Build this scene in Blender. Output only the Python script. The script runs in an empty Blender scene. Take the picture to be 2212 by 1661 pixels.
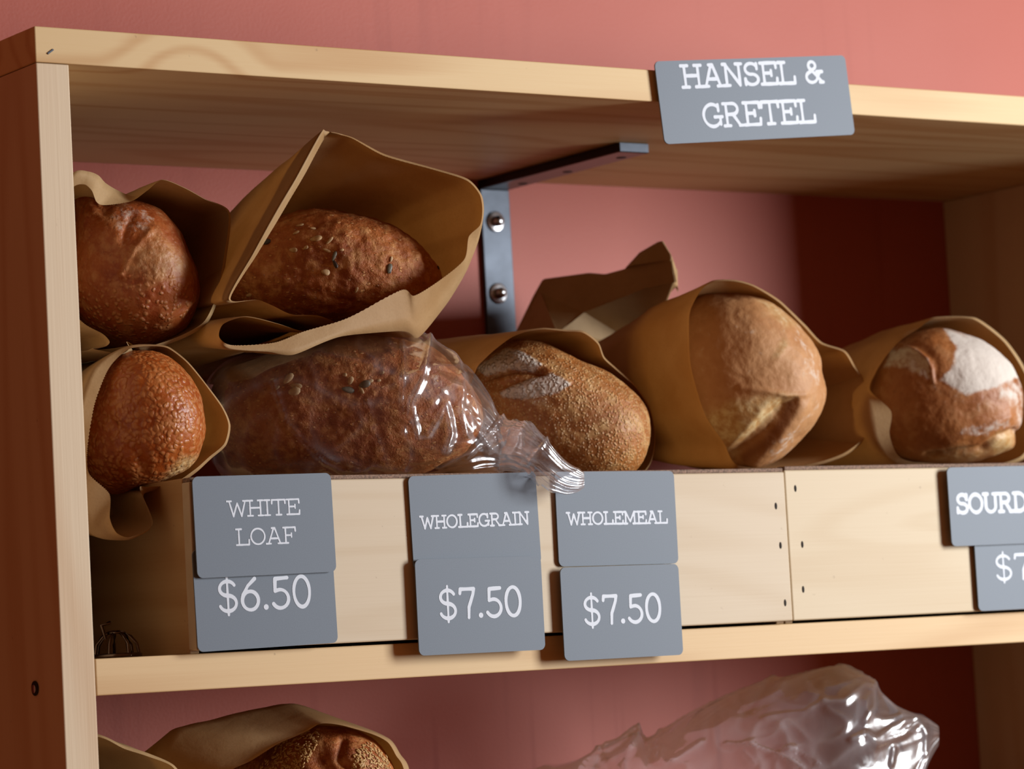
import bpy, math, random
import numpy as np
from mathutils import Vector, Matrix, noise
from mathutils.bvhtree import BVHTree

random.seed(7)
S = bpy.context.scene
COL = S.collection

# ------------------------------------------------------------------ camera
W_PX, H_PX, F_PX = 2212.0, 1661.0, 7021.7348
YAW, PITCH, ROLL = .6040, .0830, -.0544
CAM = Vector((-1.4492, -2.9072, -.6174))
fw = Vector((math.sin(YAW)*math.cos(PITCH), math.cos(YAW)*math.cos(PITCH), math.sin(PITCH)))
_r = Vector((math.cos(YAW), -math.sin(YAW), 0)); _u = _r.cross(fw)
rt = _r*math.cos(ROLL) + _u*math.sin(ROLL)
up = -_r*math.sin(ROLL) + _u*math.cos(ROLL)
cd = bpy.data.cameras.new('camera'); cam = bpy.data.objects.new('camera', cd); COL.objects.link(cam)
cam.matrix_world = Matrix(((rt.x, up.x, -fw.x, CAM.x), (rt.y, up.y, -fw.y, CAM.y), (rt.z, up.z, -fw.z, CAM.z), (0, 0, 0, 1)))
cd.sensor_width = 36.0; cd.lens = F_PX/W_PX*36.0; cd.clip_start = .05
cd.dof.use_dof = True
cd.dof.focus_distance = (Vector((.35, 0, -.45))-CAM).dot(fw)
cd.dof.aperture_fstop = 6.3
S.camera = cam

# ------------------------------------------------------------------ light
wd = bpy.data.worlds.new('world'); S.world = wd; wd.use_nodes = True
wd.node_tree.nodes['Background'].inputs[0].default_value = (1.0, .36, .14, 1)
wd.node_tree.nodes['Background'].inputs[1].default_value = .17
def area(name, loc, target, sx, sy, power, color):
    l = bpy.data.lights.new(name, 'AREA'); l.shape = 'RECTANGLE'; l.size = sx; l.size_y = sy
    l.energy = power; l.color = color
    o = bpy.data.objects.new(name, l); COL.objects.link(o)
    o.location = loc; o.rotation_euler = (Vector(target)-Vector(loc)).to_track_quat('-Z', 'Y').to_euler()
    return o
area('window_daylight', (3.70, -2.75, -.02), (.95, .2, -.3), 1.2, 1.8, 300, (.93, .97, 1.0))
S.view_settings.view_transform = 'Standard'; S.view_settings.look = 'None'
S.view_settings.exposure = 0.0; S.view_settings.gamma = 1.0; S.view_settings.use_curve_mapping = False

# ------------------------------------------------------------------ the place in metres
T = .0365            # board thickness
HS = .5985           # clear height between top board and shelf
D = .5608            # depth of the unit
XR = 1.715           # inner face of the right side panel

def ray(px, py): return fw + rt*((px-W_PX/2)/F_PX) - up*((py-H_PX/2)/F_PX)
def at(px, py, y):
    d = ray(px, py); return CAM + d*((y-CAM.y)/d.y)
def pix(P):
    d = P-CAM; z = d.dot(fw); return W_PX/2+F_PX*d.dot(rt)/z, H_PX/2-F_PX*d.dot(up)/z

# ------------------------------------------------------------------ helpers
ALB = .70             # a picture-white surface reflects 70 %
def lin(r, g, b):
    f = lambda c: (c/255/12.92) if c/255 <= .04045 else ((c/255+.055)/1.055)**2.4
    return (f(r)*ALB, f(g)*ALB, f(b)*ALB, 1)
def tag(o, label=None, cat=None, group=None, kind=None):
    if label: o['label'] = label
    if cat: o['category'] = cat
    if group: o['group'] = group
    if kind: o['kind'] = kind
    return o
def thing(name, loc, label, cat, group=None):
    o = bpy.data.objects.new(name, None); o.empty_display_size = .02
    o.location = loc; COL.objects.link(o); return tag(o, label, cat, group)
def loc_of(o):
    v = Vector((0, 0, 0))
    while o: v += o.location; o = o.parent
    return v
def mk(name, verts, faces, mat, parent=None, smooth=True, origin=None):
    """world-space vertices -> one mesh object (origin relative to its parent)"""
    verts = [Vector(v) for v in verts]
    if origin is None:
        if parent: origin = loc_of(parent)
        else:
            c = sum(verts, Vector())/len(verts); origin = Vector((c.x, c.y, min(v.z for v in verts)))
    me = bpy.data.meshes.new(name)
    me.from_pydata([v-origin for v in verts], [], faces); me.update()
    if smooth: me.shade_smooth()
    me.materials.append(mat)
    o = bpy.data.objects.new(name, me); COL.objects.link(o)
    if parent: o.parent = parent; o.location = origin-loc_of(parent)
    else: o.location = origin
    return o
def box_vf(x0, x1, y0, y1, z0, z1):
    v = [Vector((x, y, z)) for x in (x0, x1) for y in (y0, y1) for z in (z0, z1)]
    f = [(0, 1, 3, 2), (4, 6, 7, 5), (0, 4, 5, 1), (2, 3, 7, 6), (0, 2, 6, 4), (1, 5, 7, 3)]
    return v, f
def box(name, x0, x1, y0, y1, z0, z1, mat, parent=None, bevel=.0012):
    v, f = box_vf(x0, x1, y0, y1, z0, z1)
    o = mk(name, v, f, mat, parent, smooth=False, origin=Vector(((x0+x1)/2, (y0+y1)/2, z0)))
    if bevel:
        m = o.modifiers.new('bevel', 'BEVEL'); m.width = bevel; m.segments = 2
    return o
def catmull(pts, per, closed=True, ten=.40):
    n = len(pts); out = []
    rng = range(n) if closed else range(n-1)
    for i in rng:
        g = lambda k: pts[k % n] if closed else pts[max(0, min(n-1, k))]
        p0, p1, p2, p3 = g(i-1), g(i), g(i+1), g(i+2)
        for k in range(per):
            t = k/per; t2 = t*t; t3 = t2*t
            # half-tension keeps paper folds crisp
            m1 = (p2-p0)*ten; m2 = (p3-p1)*ten
            out.append(p1*(2*t3-3*t2+1)+m1*(t3-2*t2+t)+p2*(-2*t3+3*t2)+m2*(t3-t2))
    if not closed: out.append(pts[-1].copy())
    return out

# ------------------------------------------------------------------ materials
class NT:
    def __init__(s, name):
        s.m = bpy.data.materials.new(name); s.m.use_nodes = True; s.t = s.m.node_tree; s.t.nodes.clear()
        s.out = s.t.nodes.new('ShaderNodeOutputMaterial')
    def n(s, typ, _in=None, **kw):
        nd = s.t.nodes.new('ShaderNode'+typ)
        for k, v in kw.items(): setattr(nd, k, v)
        for k, v in (_in or {}).items():
            sock = nd.inputs[k]
            if hasattr(v, 'is_output') or isinstance(v, bpy.types.NodeSocket): s.t.links.new(v, sock)
            else: sock.default_value = v
        return nd
    def math(s, op, a, b=None, clamp=False):
        nd = s.t.nodes.new('ShaderNodeMath'); nd.operation = op; nd.use_clamp = clamp
        for i, v in enumerate((a, b)):
            if v is None: continue
            if isinstance(v, bpy.types.NodeSocket): s.t.links.new(v, nd.inputs[i])
            else: nd.inputs[i].default_value = v
        return nd.outputs[0]
    def mix(s, fac, a, b, blend='MIX'):
        nd = s.t.nodes.new('ShaderNodeMix'); nd.data_type = 'RGBA'; nd.blend_type = blend
        for i, v in ((0, fac), (6, a), (7, b)):
            if isinstance(v, bpy.types.NodeSocket): s.t.links.new(v, nd.inputs[i])
            else: nd.inputs[i].default_value = v
        return nd.outputs[2]
    def ramp(s, v, lo, hi, a=0., b=1., interp='SMOOTHSTEP'):
        nd = s.t.nodes.new('ShaderNodeMapRange'); nd.interpolation_type = interp
        s.t.links.new(v, nd.inputs[0])
        for i, x in zip((1, 2, 3, 4), (lo, hi, a, b)): nd.inputs[i].default_value = x
        return nd.outputs[0]
    def coord(s, scale=(1, 1, 1), loc=(0, 0, 0)):
        tc = s.n('TexCoord'); mp = s.n('Mapping', {'Vector': tc.outputs['Object'], 'Scale': scale, 'Location': loc})
        return mp.outputs[0]
    def noise(s, vec, scale, detail=3, rough=.55, dist=0):
        return s.n('TexNoise', {'Vector': vec, 'Scale': scale, 'Detail': detail, 'Roughness': rough, 'Distortion': dist}).outputs['Fac']
    def bump(s, h, strength, dist=.001, normal=None):
        i = {'Height': h, 'Strength': strength, 'Distance': dist}
        if normal is not None: i['Normal'] = normal
        return s.n('Bump', i).outputs[0]
    def pbr(s, color, rough=.6, normal=None, metallic=0., spec=.5, **kw):
        i = {'Base Color': color, 'Roughness': rough, 'Metallic': metallic, 'Specular IOR Level': spec}
        if normal is not None: i['Normal'] = normal
        i.update(kw)
        return s.n('BsdfPrincipled', i).outputs[0]
    def done(s, sh): s.t.links.new(sh, s.out.inputs[0]); return s.m

def wood(name, axis, light, dark, ring=26., contrast=.55, seed=0., fine=.25, knots=(), rough=.55):
    n = NT(name)
    lo, ac = 1.1, 11.0
    sc = {'x': (lo, ac, ac), 'y': (ac, lo, ac), 'z': (ac, ac, lo)}[axis]
    fi = {'x': (6, 330, 330), 'y': (330, 6, 330), 'z': (330, 330, 6)}[axis]
    v = n.coord(sc, (seed, seed*1.7, seed*.6))
    big = n.noise(v, .8, 1.5, .4, .15)
    for (kx, ky, kz, r) in knots:
        tc = n.n('TexCoord')
        d = n.n('VectorMath', {0: tc.outputs['Object'], 1: (kx, ky, kz)}, operation='SUBTRACT').outputs[0]
        d = n.n('VectorMath', {0: d, 1: (.45, 1, 1) if axis == 'x' else (1, 1, .45)}, operation='MULTIPLY').outputs[0]
        ln = n.n('VectorMath', {0: d}, operation='LENGTH').outputs['Value']
        big = n.math('ADD', big, n.ramp(ln, 0, r, .22, 0))
    rings = n.math('SINE', n.math('MULTIPLY', big, ring*6.283/2.2))
    rings = n.math('POWER', n.math('ADD', n.math('MULTIPLY', rings, .5), .5), 2.2)
    fibre = n.noise(n.coord(fi), 1.0, 2, .6)
    wide = n.noise(n.coord(tuple(x*.25 for x in sc), (seed*2, 1, 3)), 1.0, 2)
    fac = n.math('ADD', n.math('MULTIPLY', rings, contrast), n.math('MULTIPLY', n.math('SUBTRACT', fibre, .5), fine))
    fac = n.math('ADD', fac, n.math('MULTIPLY', n.math('SUBTRACT', wide, .5), .7), clamp=True)
    c = n.mix(fac, light, dark)
    sp = n.ramp(n.noise(n.coord((60, 60, 60), (seed, 0, 0)), 1.3, 3, .65), .70, .78)
    c = n.mix(n.math('MULTIPLY', sp, .35), c, lin(120, 90, 60))
    return n.done(n.pbr(c, rough, n.bump(fibre, .25, .0006), spec=.3))

def bread(name, dark, mid, light, blister=0., bscale=230., fscale=160., flourc=lin(236, 226, 214), rough=.5, crumb=.5, fbump=.9,
          blo=.16, bhi=.5, bamt=.6, mbump=.7, fleck=0., cobble=0., mott=1., bumps=.75):
    n = NT(name)
    v = n.coord()
    big = n.noise(v, 16., 4, .6, .3); fine = n.noise(v, fscale, 4, .68); mid_n = n.noise(v, 55., 4, .6, .2)
    c = n.mix(n.ramp(big, .33, .66), dark, mid)
    c = n.mix(n.math('MULTIPLY', n.ramp(mid_n, .46, .70), .7*mott), c, light)
    c = n.mix(n.math('MULTIPLY', n.ramp(fine, .5, .72), crumb), c, light)
    c = n.mix(n.ramp(fine, .28, .44, .5*mott, 0.), c, tuple(x*.38 for x in dark[:3])+(1,))
    warp = n.n('VectorMath', {0: n.n('TexNoise', {'Vector': v, 'Scale': 90., 'Detail': 1}).outputs['Color'], 'Scale': .006}, operation='SCALE').outputs[0]
    nv = n.n('VectorMath', {0: v, 1: warp}, operation='ADD').outputs[0]
    vo = n.n('TexVoronoi', {'Vector': nv, 'Scale': bscale, 'Smoothness': .35, 'Randomness': 1.}, feature='SMOOTH_F1').outputs['Distance']
    bl = n.ramp(vo, blo, bhi, 1., 0.)
    ba = n.n('Attribute', attribute_name='blister').outputs['Fac']
    msk = n.math('MULTIPLY', bl, n.math('MULTIPLY', ba, blister), clamp=True)
    c = n.mix(n.math('MULTIPLY', msk, bamt), c, light)
    h = n.math('ADD', n.math('MULTIPLY', fine, fbump), n.math('MULTIPLY', mid_n, .7))
    h = n.math('ADD', h, n.math('MULTIPLY', msk, mbump))
    if fleck:
        fv = n.n('TexVoronoi', {'Vector': n.n('VectorMath', {0: nv, 1: (1., 1., 1.7)}, operation='MULTIPLY').outputs[0], 'Scale': 150.}, feature='F1')
        pick = n.ramp(n.n('SeparateColor', {0: fv.outputs['Color']}).outputs[0], 1-fleck, 1-fleck+.04)
        fm_ = n.math('MULTIPLY', n.ramp(fv.outputs['Distance'], .22, .34, 1., 0.), pick)
        c = n.mix(n.math('MULTIPLY', fm_, .75), c, tuple(min(1., x*1.15) for x in light[:3])+(1,)); h = n.math('ADD', h, n.math('MULTIPLY', fm_, 1.2))
    pale = n.n('Attribute', attribute_name='pale').outputs['Fac']
    pm = n.math('MULTIPLY', pale, n.ramp(mid_n, .2, .6, .55, 1.), clamp=True)
    c = n.mix(pm, c, n.mix(n.ramp(fine, .35, .65), lin(204, 156, 90), lin(238, 210, 156)))
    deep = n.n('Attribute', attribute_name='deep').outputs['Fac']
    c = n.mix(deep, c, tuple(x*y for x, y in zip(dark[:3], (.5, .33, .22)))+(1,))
    fl = n.n('Attribute', attribute_name='flour').outputs['Fac']
    fnz = n.math('ADD', n.math('MULTIPLY', fine, .55), n.math('MULTIPLY', mid_n, .45))
    fm = n.ramp(n.math('ADD', fl, n.math('MULTIPLY', n.math('SUBTRACT', fnz, .5), 1.9)), .34, .95)
    fm = n.math('MULTIPLY', fm, n.ramp(fl, .02, .2), clamp=True)
    if cobble:
        cv = n.n('TexVoronoi', {'Vector': nv, 'Scale': 185., 'Randomness': 1.}, feature='F1').outputs['Distance']
        lumpm = n.math('MULTIPLY', n.ramp(cv, .25, .62, 1., 0.), n.ramp(fl, .45, .75))
        fm = n.math('MAXIMUM', n.math('MULTIPLY', fm, .75), lumpm)
        h = n.math('ADD', h, n.math('MULTIPLY', lumpm, cobble))
    c = n.mix(n.math('MULTIPLY', fm, .92), c, flourc)
    ro = n.math('ADD', n.math('MULTIPLY', fm, .35), rough, clamp=True)
    return n.done(n.pbr(c, ro, n.bump(h, bumps, .0022), spec=.35))

def paper(name, c0, c1, transl=.20):
    n = NT(name); v = n.coord()
    a = n.noise(v, 14., 3); b = n.noise(v, 420., 2)
    c = n.mix(n.ramp(a, .3, .7), c0, c1)
    c = n.mix(n.math('MULTIPLY', n.ramp(b, .45, .8), .25), c, tuple(x*.75 for x in c1[:3])+(1,))
    nr = n.bump(n.math('ADD', n.math('MULTIPLY', b, .12), n.noise(v, 26., 3, .5, .4)), .35, .003)
    p = n.pbr(c, .62, nr, spec=.25)
    tr = n.n('BsdfTranslucent', {'Color': n.mix(1., c, (.92, .52, .18, 1), 'MULTIPLY'), 'Normal': nr}).outputs[0]
    return n.done(n.n('MixShader', {0: transl, 1: p, 2: tr}).outputs[0])

def film(name, haze=.022):
    n = NT(name); v = n.coord()
    nr = n.bump(n.noise(v, 30., 2, .5, .6), .25, .006)
    fr = n.n('Fresnel', {'IOR': 1.33, 'Normal': nr}).outputs[0]
    tr = n.n('BsdfTransparent', {'Color': (.97, .97, .98, 1)}).outputs[0]
    gl = n.n('BsdfGlossy', {'Color': (1, 1, 1, 1), 'Roughness': .16, 'Normal': nr}).outputs[0]
    df = n.n('BsdfDiffuse', {'Color': (.85, .86, .9, 1), 'Normal': nr}).outputs[0]
    tl = n.n('BsdfTranslucent', {'Color': (.85, .86, .9, 1), 'Normal': nr}).outputs[0]
    dm = n.n('MixShader', {0: .5, 1: df, 2: tl}).outputs[0]
    crease = n.n('Attribute', attribute_name='crease').outputs['Fac']
    hz = n.math('ADD', n.math('MULTIPLY', crease, .28), haze, clamp=True)
    a = n.n('MixShader', {0: hz, 1: tr, 2: dm}).outputs[0]
    return n.done(n.n('MixShader', {0: n.math('MINIMUM', fr, .55), 1: a, 2: gl}).outputs[0])

def simple(name, color, rough=.5, metallic=0., spec=.5, nscale=None, namp=.15, bump=0.):
    n = NT(name); c = color; nr = None
    if nscale:
        f = n.noise(n.coord(), nscale, 4, .6)
        c = n.mix(n.ramp(f, .3, .7), tuple(x*(1-namp) for x in color[:3])+(1,), tuple(min(1, x*(1+namp)) for x in color[:3])+(1,))
        if bump: nr = n.bump(f, bump, .001)
    return n.done(n.pbr(c, rough, nr, metallic, spec))

def wall_paint():
    n = NT('salmon_wall_paint')
    st = n.noise(n.coord((16, 1, 1.1)), 1., 3, .6); bl = n.noise(n.coord(), 2.2, 3); gr = n.noise(n.coord(), 260., 3, .7)
    c = n.mix(n.ramp(bl, .3, .7), lin(188, 93, 74), lin(194, 102, 84))
    dk = n.math('MULTIPLY', n.ramp(st, .58, .72), .2)
    c = n.mix(dk, c, lin(150, 62, 46))
    z = n.n('SeparateXYZ', {0: n.n('TexCoord').outputs['Object']}).outputs[2]
    dr = n.noise(n.coord((34, 1, .5)), 1., 2, .5)
    c = n.mix(n.math('MULTIPLY', n.math('MULTIPLY', n.ramp(dr, .60, .68), n.ramp(z, 1.45, 1.60, 1., 0.)), .45), c, lin(150, 48, 30))
    return n.done(n.pbr(c, .5, n.bump(gr, .22, .0015), spec=.25))

M = {}
M['wall'] = wall_paint()
M['top'] = wood('pine_top_board', 'x', lin(238, 204, 150), lin(204, 146, 82), ring=15, contrast=.5, seed=3.1, knots=((-.70, -.28, .012, .05),))
M['shelf'] = wood('pine_shelf', 'x', lin(236, 200, 148), lin(208, 158, 100), ring=12, contrast=.45, seed=8.3)
M['side'] = wood('pine_side_panel', 'z', lin(238, 214, 180), lin(212, 168, 122), ring=11, contrast=.42, seed=1.3)
M['crate'] = wood('pale_crate_board', 'x', lin(224, 203, 172), lin(205, 176, 136), ring=16, contrast=.28, seed=5.2, fine=.16)
M['crate2'] = wood('cream_crate_board', 'x', lin(226, 204, 168), lin(206, 174, 128), ring=18, contrast=.3, seed=9.9, fine=.16)
M['crate_side'] = wood('crate_side_board', 'y', lin(214, 176, 126), lin(186, 136, 82), ring=12, contrast=.45, seed=2.2)
M['sawn'] = simple('sawn_edge', lin(142, 112, 92), .8, nscale=380., namp=.45, bump=.5)
M['steel'] = simple('brushed_steel', lin(92, 98, 108), .5, .7, nscale=40., namp=.12)
M['black_steel'] = simple('black_steel', lin(40, 36, 38), .3, .6)
M['bolt'] = simple('bright_bolt_steel', lin(205, 205, 208), .22, 1.)
M['black'] = simple('black_mount', lin(22, 21, 23), .6)
M['hole'] = simple('dark_hole', lin(34, 24, 18), .9)
M['card'] = simple('slate_grey_card', lin(116, 126, 138), .50, spec=.26, nscale=900., namp=.05)
M['ink'] = simple('white_lettering', lin(226, 232, 242), .55)
M['kraft'] = paper('kraft_paper', lin(206, 168, 120), lin(192, 150, 100))
M['kraft2'] = paper('kraft_paper_grey', lin(206, 172, 126), lin(192, 156, 108), .13)
M['film'] = film('clear_film')
M['film2'] = film('clear_film_hazy', .10)
M['dark_metal'] = simple('tarnished_metal', lin(120, 100, 86), .25, 1.)
M['seed_pale'] = simple('pale_seed', lin(206, 170, 122), .6, nscale=300., namp=.2)
M['seed_grey'] = simple('grey_green_seed', lin(112, 104, 86), .5, nscale=300., namp=.2)
M['seed_dark'] = simple('dark_seed', lin(52, 38, 32), .45)
M['sesame'] = simple('sesame', lin(214, 168, 104), .5)
M['b_white'] = bread('crust_ruddy', lin(150, 60, 14), lin(184, 98, 42), lin(214, 150, 94), blister=1., bscale=165, blo=.14, bhi=.5, bamt=.65, mbump=.7, crumb=.25, fbump=.45, mott=.8, rough=.5)
M['b_blister'] = bread('crust_blistered', lin(156, 66, 14), lin(186, 94, 32), lin(212, 142, 82), blister=1., bscale=190, blo=.22, bhi=.68, bamt=.6, mbump=.45, crumb=.15, fbump=.35, mott=.7, rough=.38)
M['b_grain'] = bread('crust_wholegrain', lin(150, 70, 20), lin(186, 104, 44), lin(222, 160, 96), fscale=200, crumb=.5, rough=.55, fbump=1.3, fleck=.24)
M['b_meal'] = bread('crust_wholemeal', lin(156, 88, 32), lin(188, 118, 56), lin(228, 182, 120), blister=.9, bscale=270, blo=.12, bhi=.5, bamt=.75, fscale=230, crumb=.45, cobble=2.2, fbump=.6)
M['b_sour'] = bread('crust_golden_smooth', lin(192, 132, 80), lin(206, 150, 98), lin(228, 182, 132), fscale=110, crumb=.08, rough=.6, mott=.35, bumps=.4)
M['b_flour'] = bread('crust_floured', lin(158, 90, 40), lin(186, 118, 64), lin(212, 156, 104), fscale=130, crumb=.15, mott=.6, bumps=.5)

# ------------------------------------------------------------------ setting: the wall
def wall():
    v, f = box_vf(-3., 4.5, D, D+.12, -2.2, 1.6)
    o = mk('wall_back', v, f, M['wall'], None, False, origin=Vector((.7, D, -2.2)))
    tag(o, kind='structure')
wall()

# ------------------------------------------------------------------ shelf unit
LOW = -.93
su = thing('shelf_unit', (XR/2, D/2, LOW-T), 'pale pine open shelf unit fixed to the salmon wall', 'shelf')
tb = box('top_board', -.0005, XR+T, 0, D, 0, T, M['top'], su)
box('side_panel', 0, T, .0006, D, LOW-T-.05, -.0006, M['side'], su)
box('side_panel', XR, XR+T, .0006, D, LOW-T-.05, -.0006, M['side'], su)
box('shelf_board', T+.0008, XR, .0012, D, -HS-T, -HS, M['shelf'], su)
box('shelf_board', T+.0008, XR, .0012, D, LOW-T, LOW, M['shelf'], su)
def staple():
    a, b = at(103, 116, -.0004), at(115, 107, -.0004); d = (b-a).normalized(); w = Vector((-d.z, 0, d.x))*.0011; o = Vector((0, -.0007, 0))
    V = [a-w-o, b-w-o, b+w-o, a+w-o, a-w*.6+o, b-w*.6+o, b+w*.6+o, a+w*.6+o]
    mk('staple', V, [(3, 2, 1, 0), (4, 5, 6, 7), (0, 1, 5, 4), (1, 2, 6, 5), (2, 3, 7, 6), (3, 0, 4, 7)], M['steel'], tb, False)
staple()
def disc(c, nrm, r, h, segs=24, dome=0.):
    """solid round: base ring, top ring, optional dome"""
    nrm = Vector(nrm).normalized(); a = nrm.orthogonal().normalized(); b = nrm.cross(a)
    V, F = [], []
    prof = [(r, 0), (r, h*.8), (r*.93, h)] + ([(r*.7, h+dome*.6), (r*.35, h+dome*.95)] if dome else [])
    for (q, z) in prof:
        for k in range(segs):
            t = 2*math.pi*k/segs; V.append(Vector(c)+nrm*z+(a*math.cos(t)+b*math.sin(t))*q)
    for i in range(len(prof)-1):
        for k in range(segs): F.append((i*segs+k, i*segs+(k+1) % segs, (i+1)*segs+(k+1) % segs, (i+1)*segs+k))
    V.append(Vector(c)+nrm*(h+dome)); m = (len(prof)-1)*segs
    for k in range(segs): F.append((m+k, m+(k+1) % segs, len(V)-1))
    F.append(tuple(range(segs-1, -1, -1)))
    return V, F
sc = mk('screw', *disc((-.0004, .0603, -.6244), (-1, 0, 0), .0075, .0012), M['hole'], su)
mk('screw_head', *disc((-.0014, .0610, -.6250), (-1, 0, 0), .0042, .001, dome=.0008), M['bolt'], sc)

# ------------------------------------------------------------------ steel bracket
BX0, BX1 = .906, .951
br = thing('shelf_bracket', ((BX0+BX1)/2, D, -.26), 'dark steel angle bracket bolted to the wall under the top board', 'bracket')
box('wall_plate', BX0, BX1, D-.007, D-.0002, -.30, -.0125, M['steel'], br, .001)
arm = box('arm', BX0, BX1, .248, D-.0002, -.0125, -.0003, M['black_steel'], br, .0015)
box('arm_end_lit', BX0+.001, BX1-.001, .2472, .2482, -.0115, -.0012, M['steel'], arm, 0)  # light on the arm's end face, put into the colour as paler steel
for k, (px, py) in enumerate(((1339, 334), (1217, 366), (1113, 396))):
    p = at(px, py, .27+.14*k)
    mk('screw_hole', *disc((BX0+.030, (.285, .40, .50)[k], -.0123), (0, 0, -1), .0065, .0006), M['hole'], arm)
for (px, py) in ((1070, 479), (1076, 634)):
    p = at(px, py, D-.007)
    wsh = mk('washer', *disc((p.x, D-.0072, p.z), (0, -1, 0), .0135, .0022), M['bolt'], br)
    mk('bolt', *disc((p.x, D-.0092, p.z), (0, -1, 0), .0072, .007, dome=.0035), M['bolt'], wsh)

# ------------------------------------------------------------------ crates
CY = -.010           # the crates stand a little proud of the shelf edge
def crate(x0, x1, y0, ztop, mat, label, nails):
    r = thing('wooden_crate', ((x0+x1)/2, .28, -HS), label, 'crate', 'wooden crates on the shelf')
    yb = D-.025; th = .016
    fb = box('front_board', x0, x1, y0, y0+th, -HS+.0032, ztop-.0045, mat, r, .0016)
    box('sawn_edge', x0+.0012, x1-.0012, y0+.0006, y0+th, ztop-.0046, ztop, M['sawn'], fb, .0012)
    box('back_board', x0, x1, yb-th, yb, -HS+.0032, ztop, M['crate_side'], r)
    box('side_board', x0+.0006, x0+.012, y0+th, yb-th, -HS, ztop, M['crate_side'], r)
    box('side_board', x1-.012, x1-.0006, y0+th, yb-th, -HS, ztop, M['crate_side'], r)
    box('floor_board', x0+.0122, x1-.0122, y0+th+.0003, yb-th-.0003, -.452, -.441, M['crate_side'], r)
    for (px, py) in nails:
        p = at(px, py, y0); V, F = disc((0, 0, 0), (0, -1, 0), .0021, .0004, 12)
        mk('nail', [Vector((v.x*.8, v.y, v.z*1.9))+Vector((p.x, y0, p.z)) for v in V], F, M['hole'], fb)
    return r
crate(.1460, .9225, CY, -.4200, M['crate'], 'pale wooden crate carrying the white loaf, wholegrain and wholemeal cards',
      ((1676, 1093), (1686, 1178), (1696, 1302)))
crate(.9245, 1.703, CY+.002, -.4180, M['crate2'], 'cream wooden crate at the right, under the floured loaf',
      ((1718, 1055), (1733, 1176), (1735, 1273)))

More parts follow.
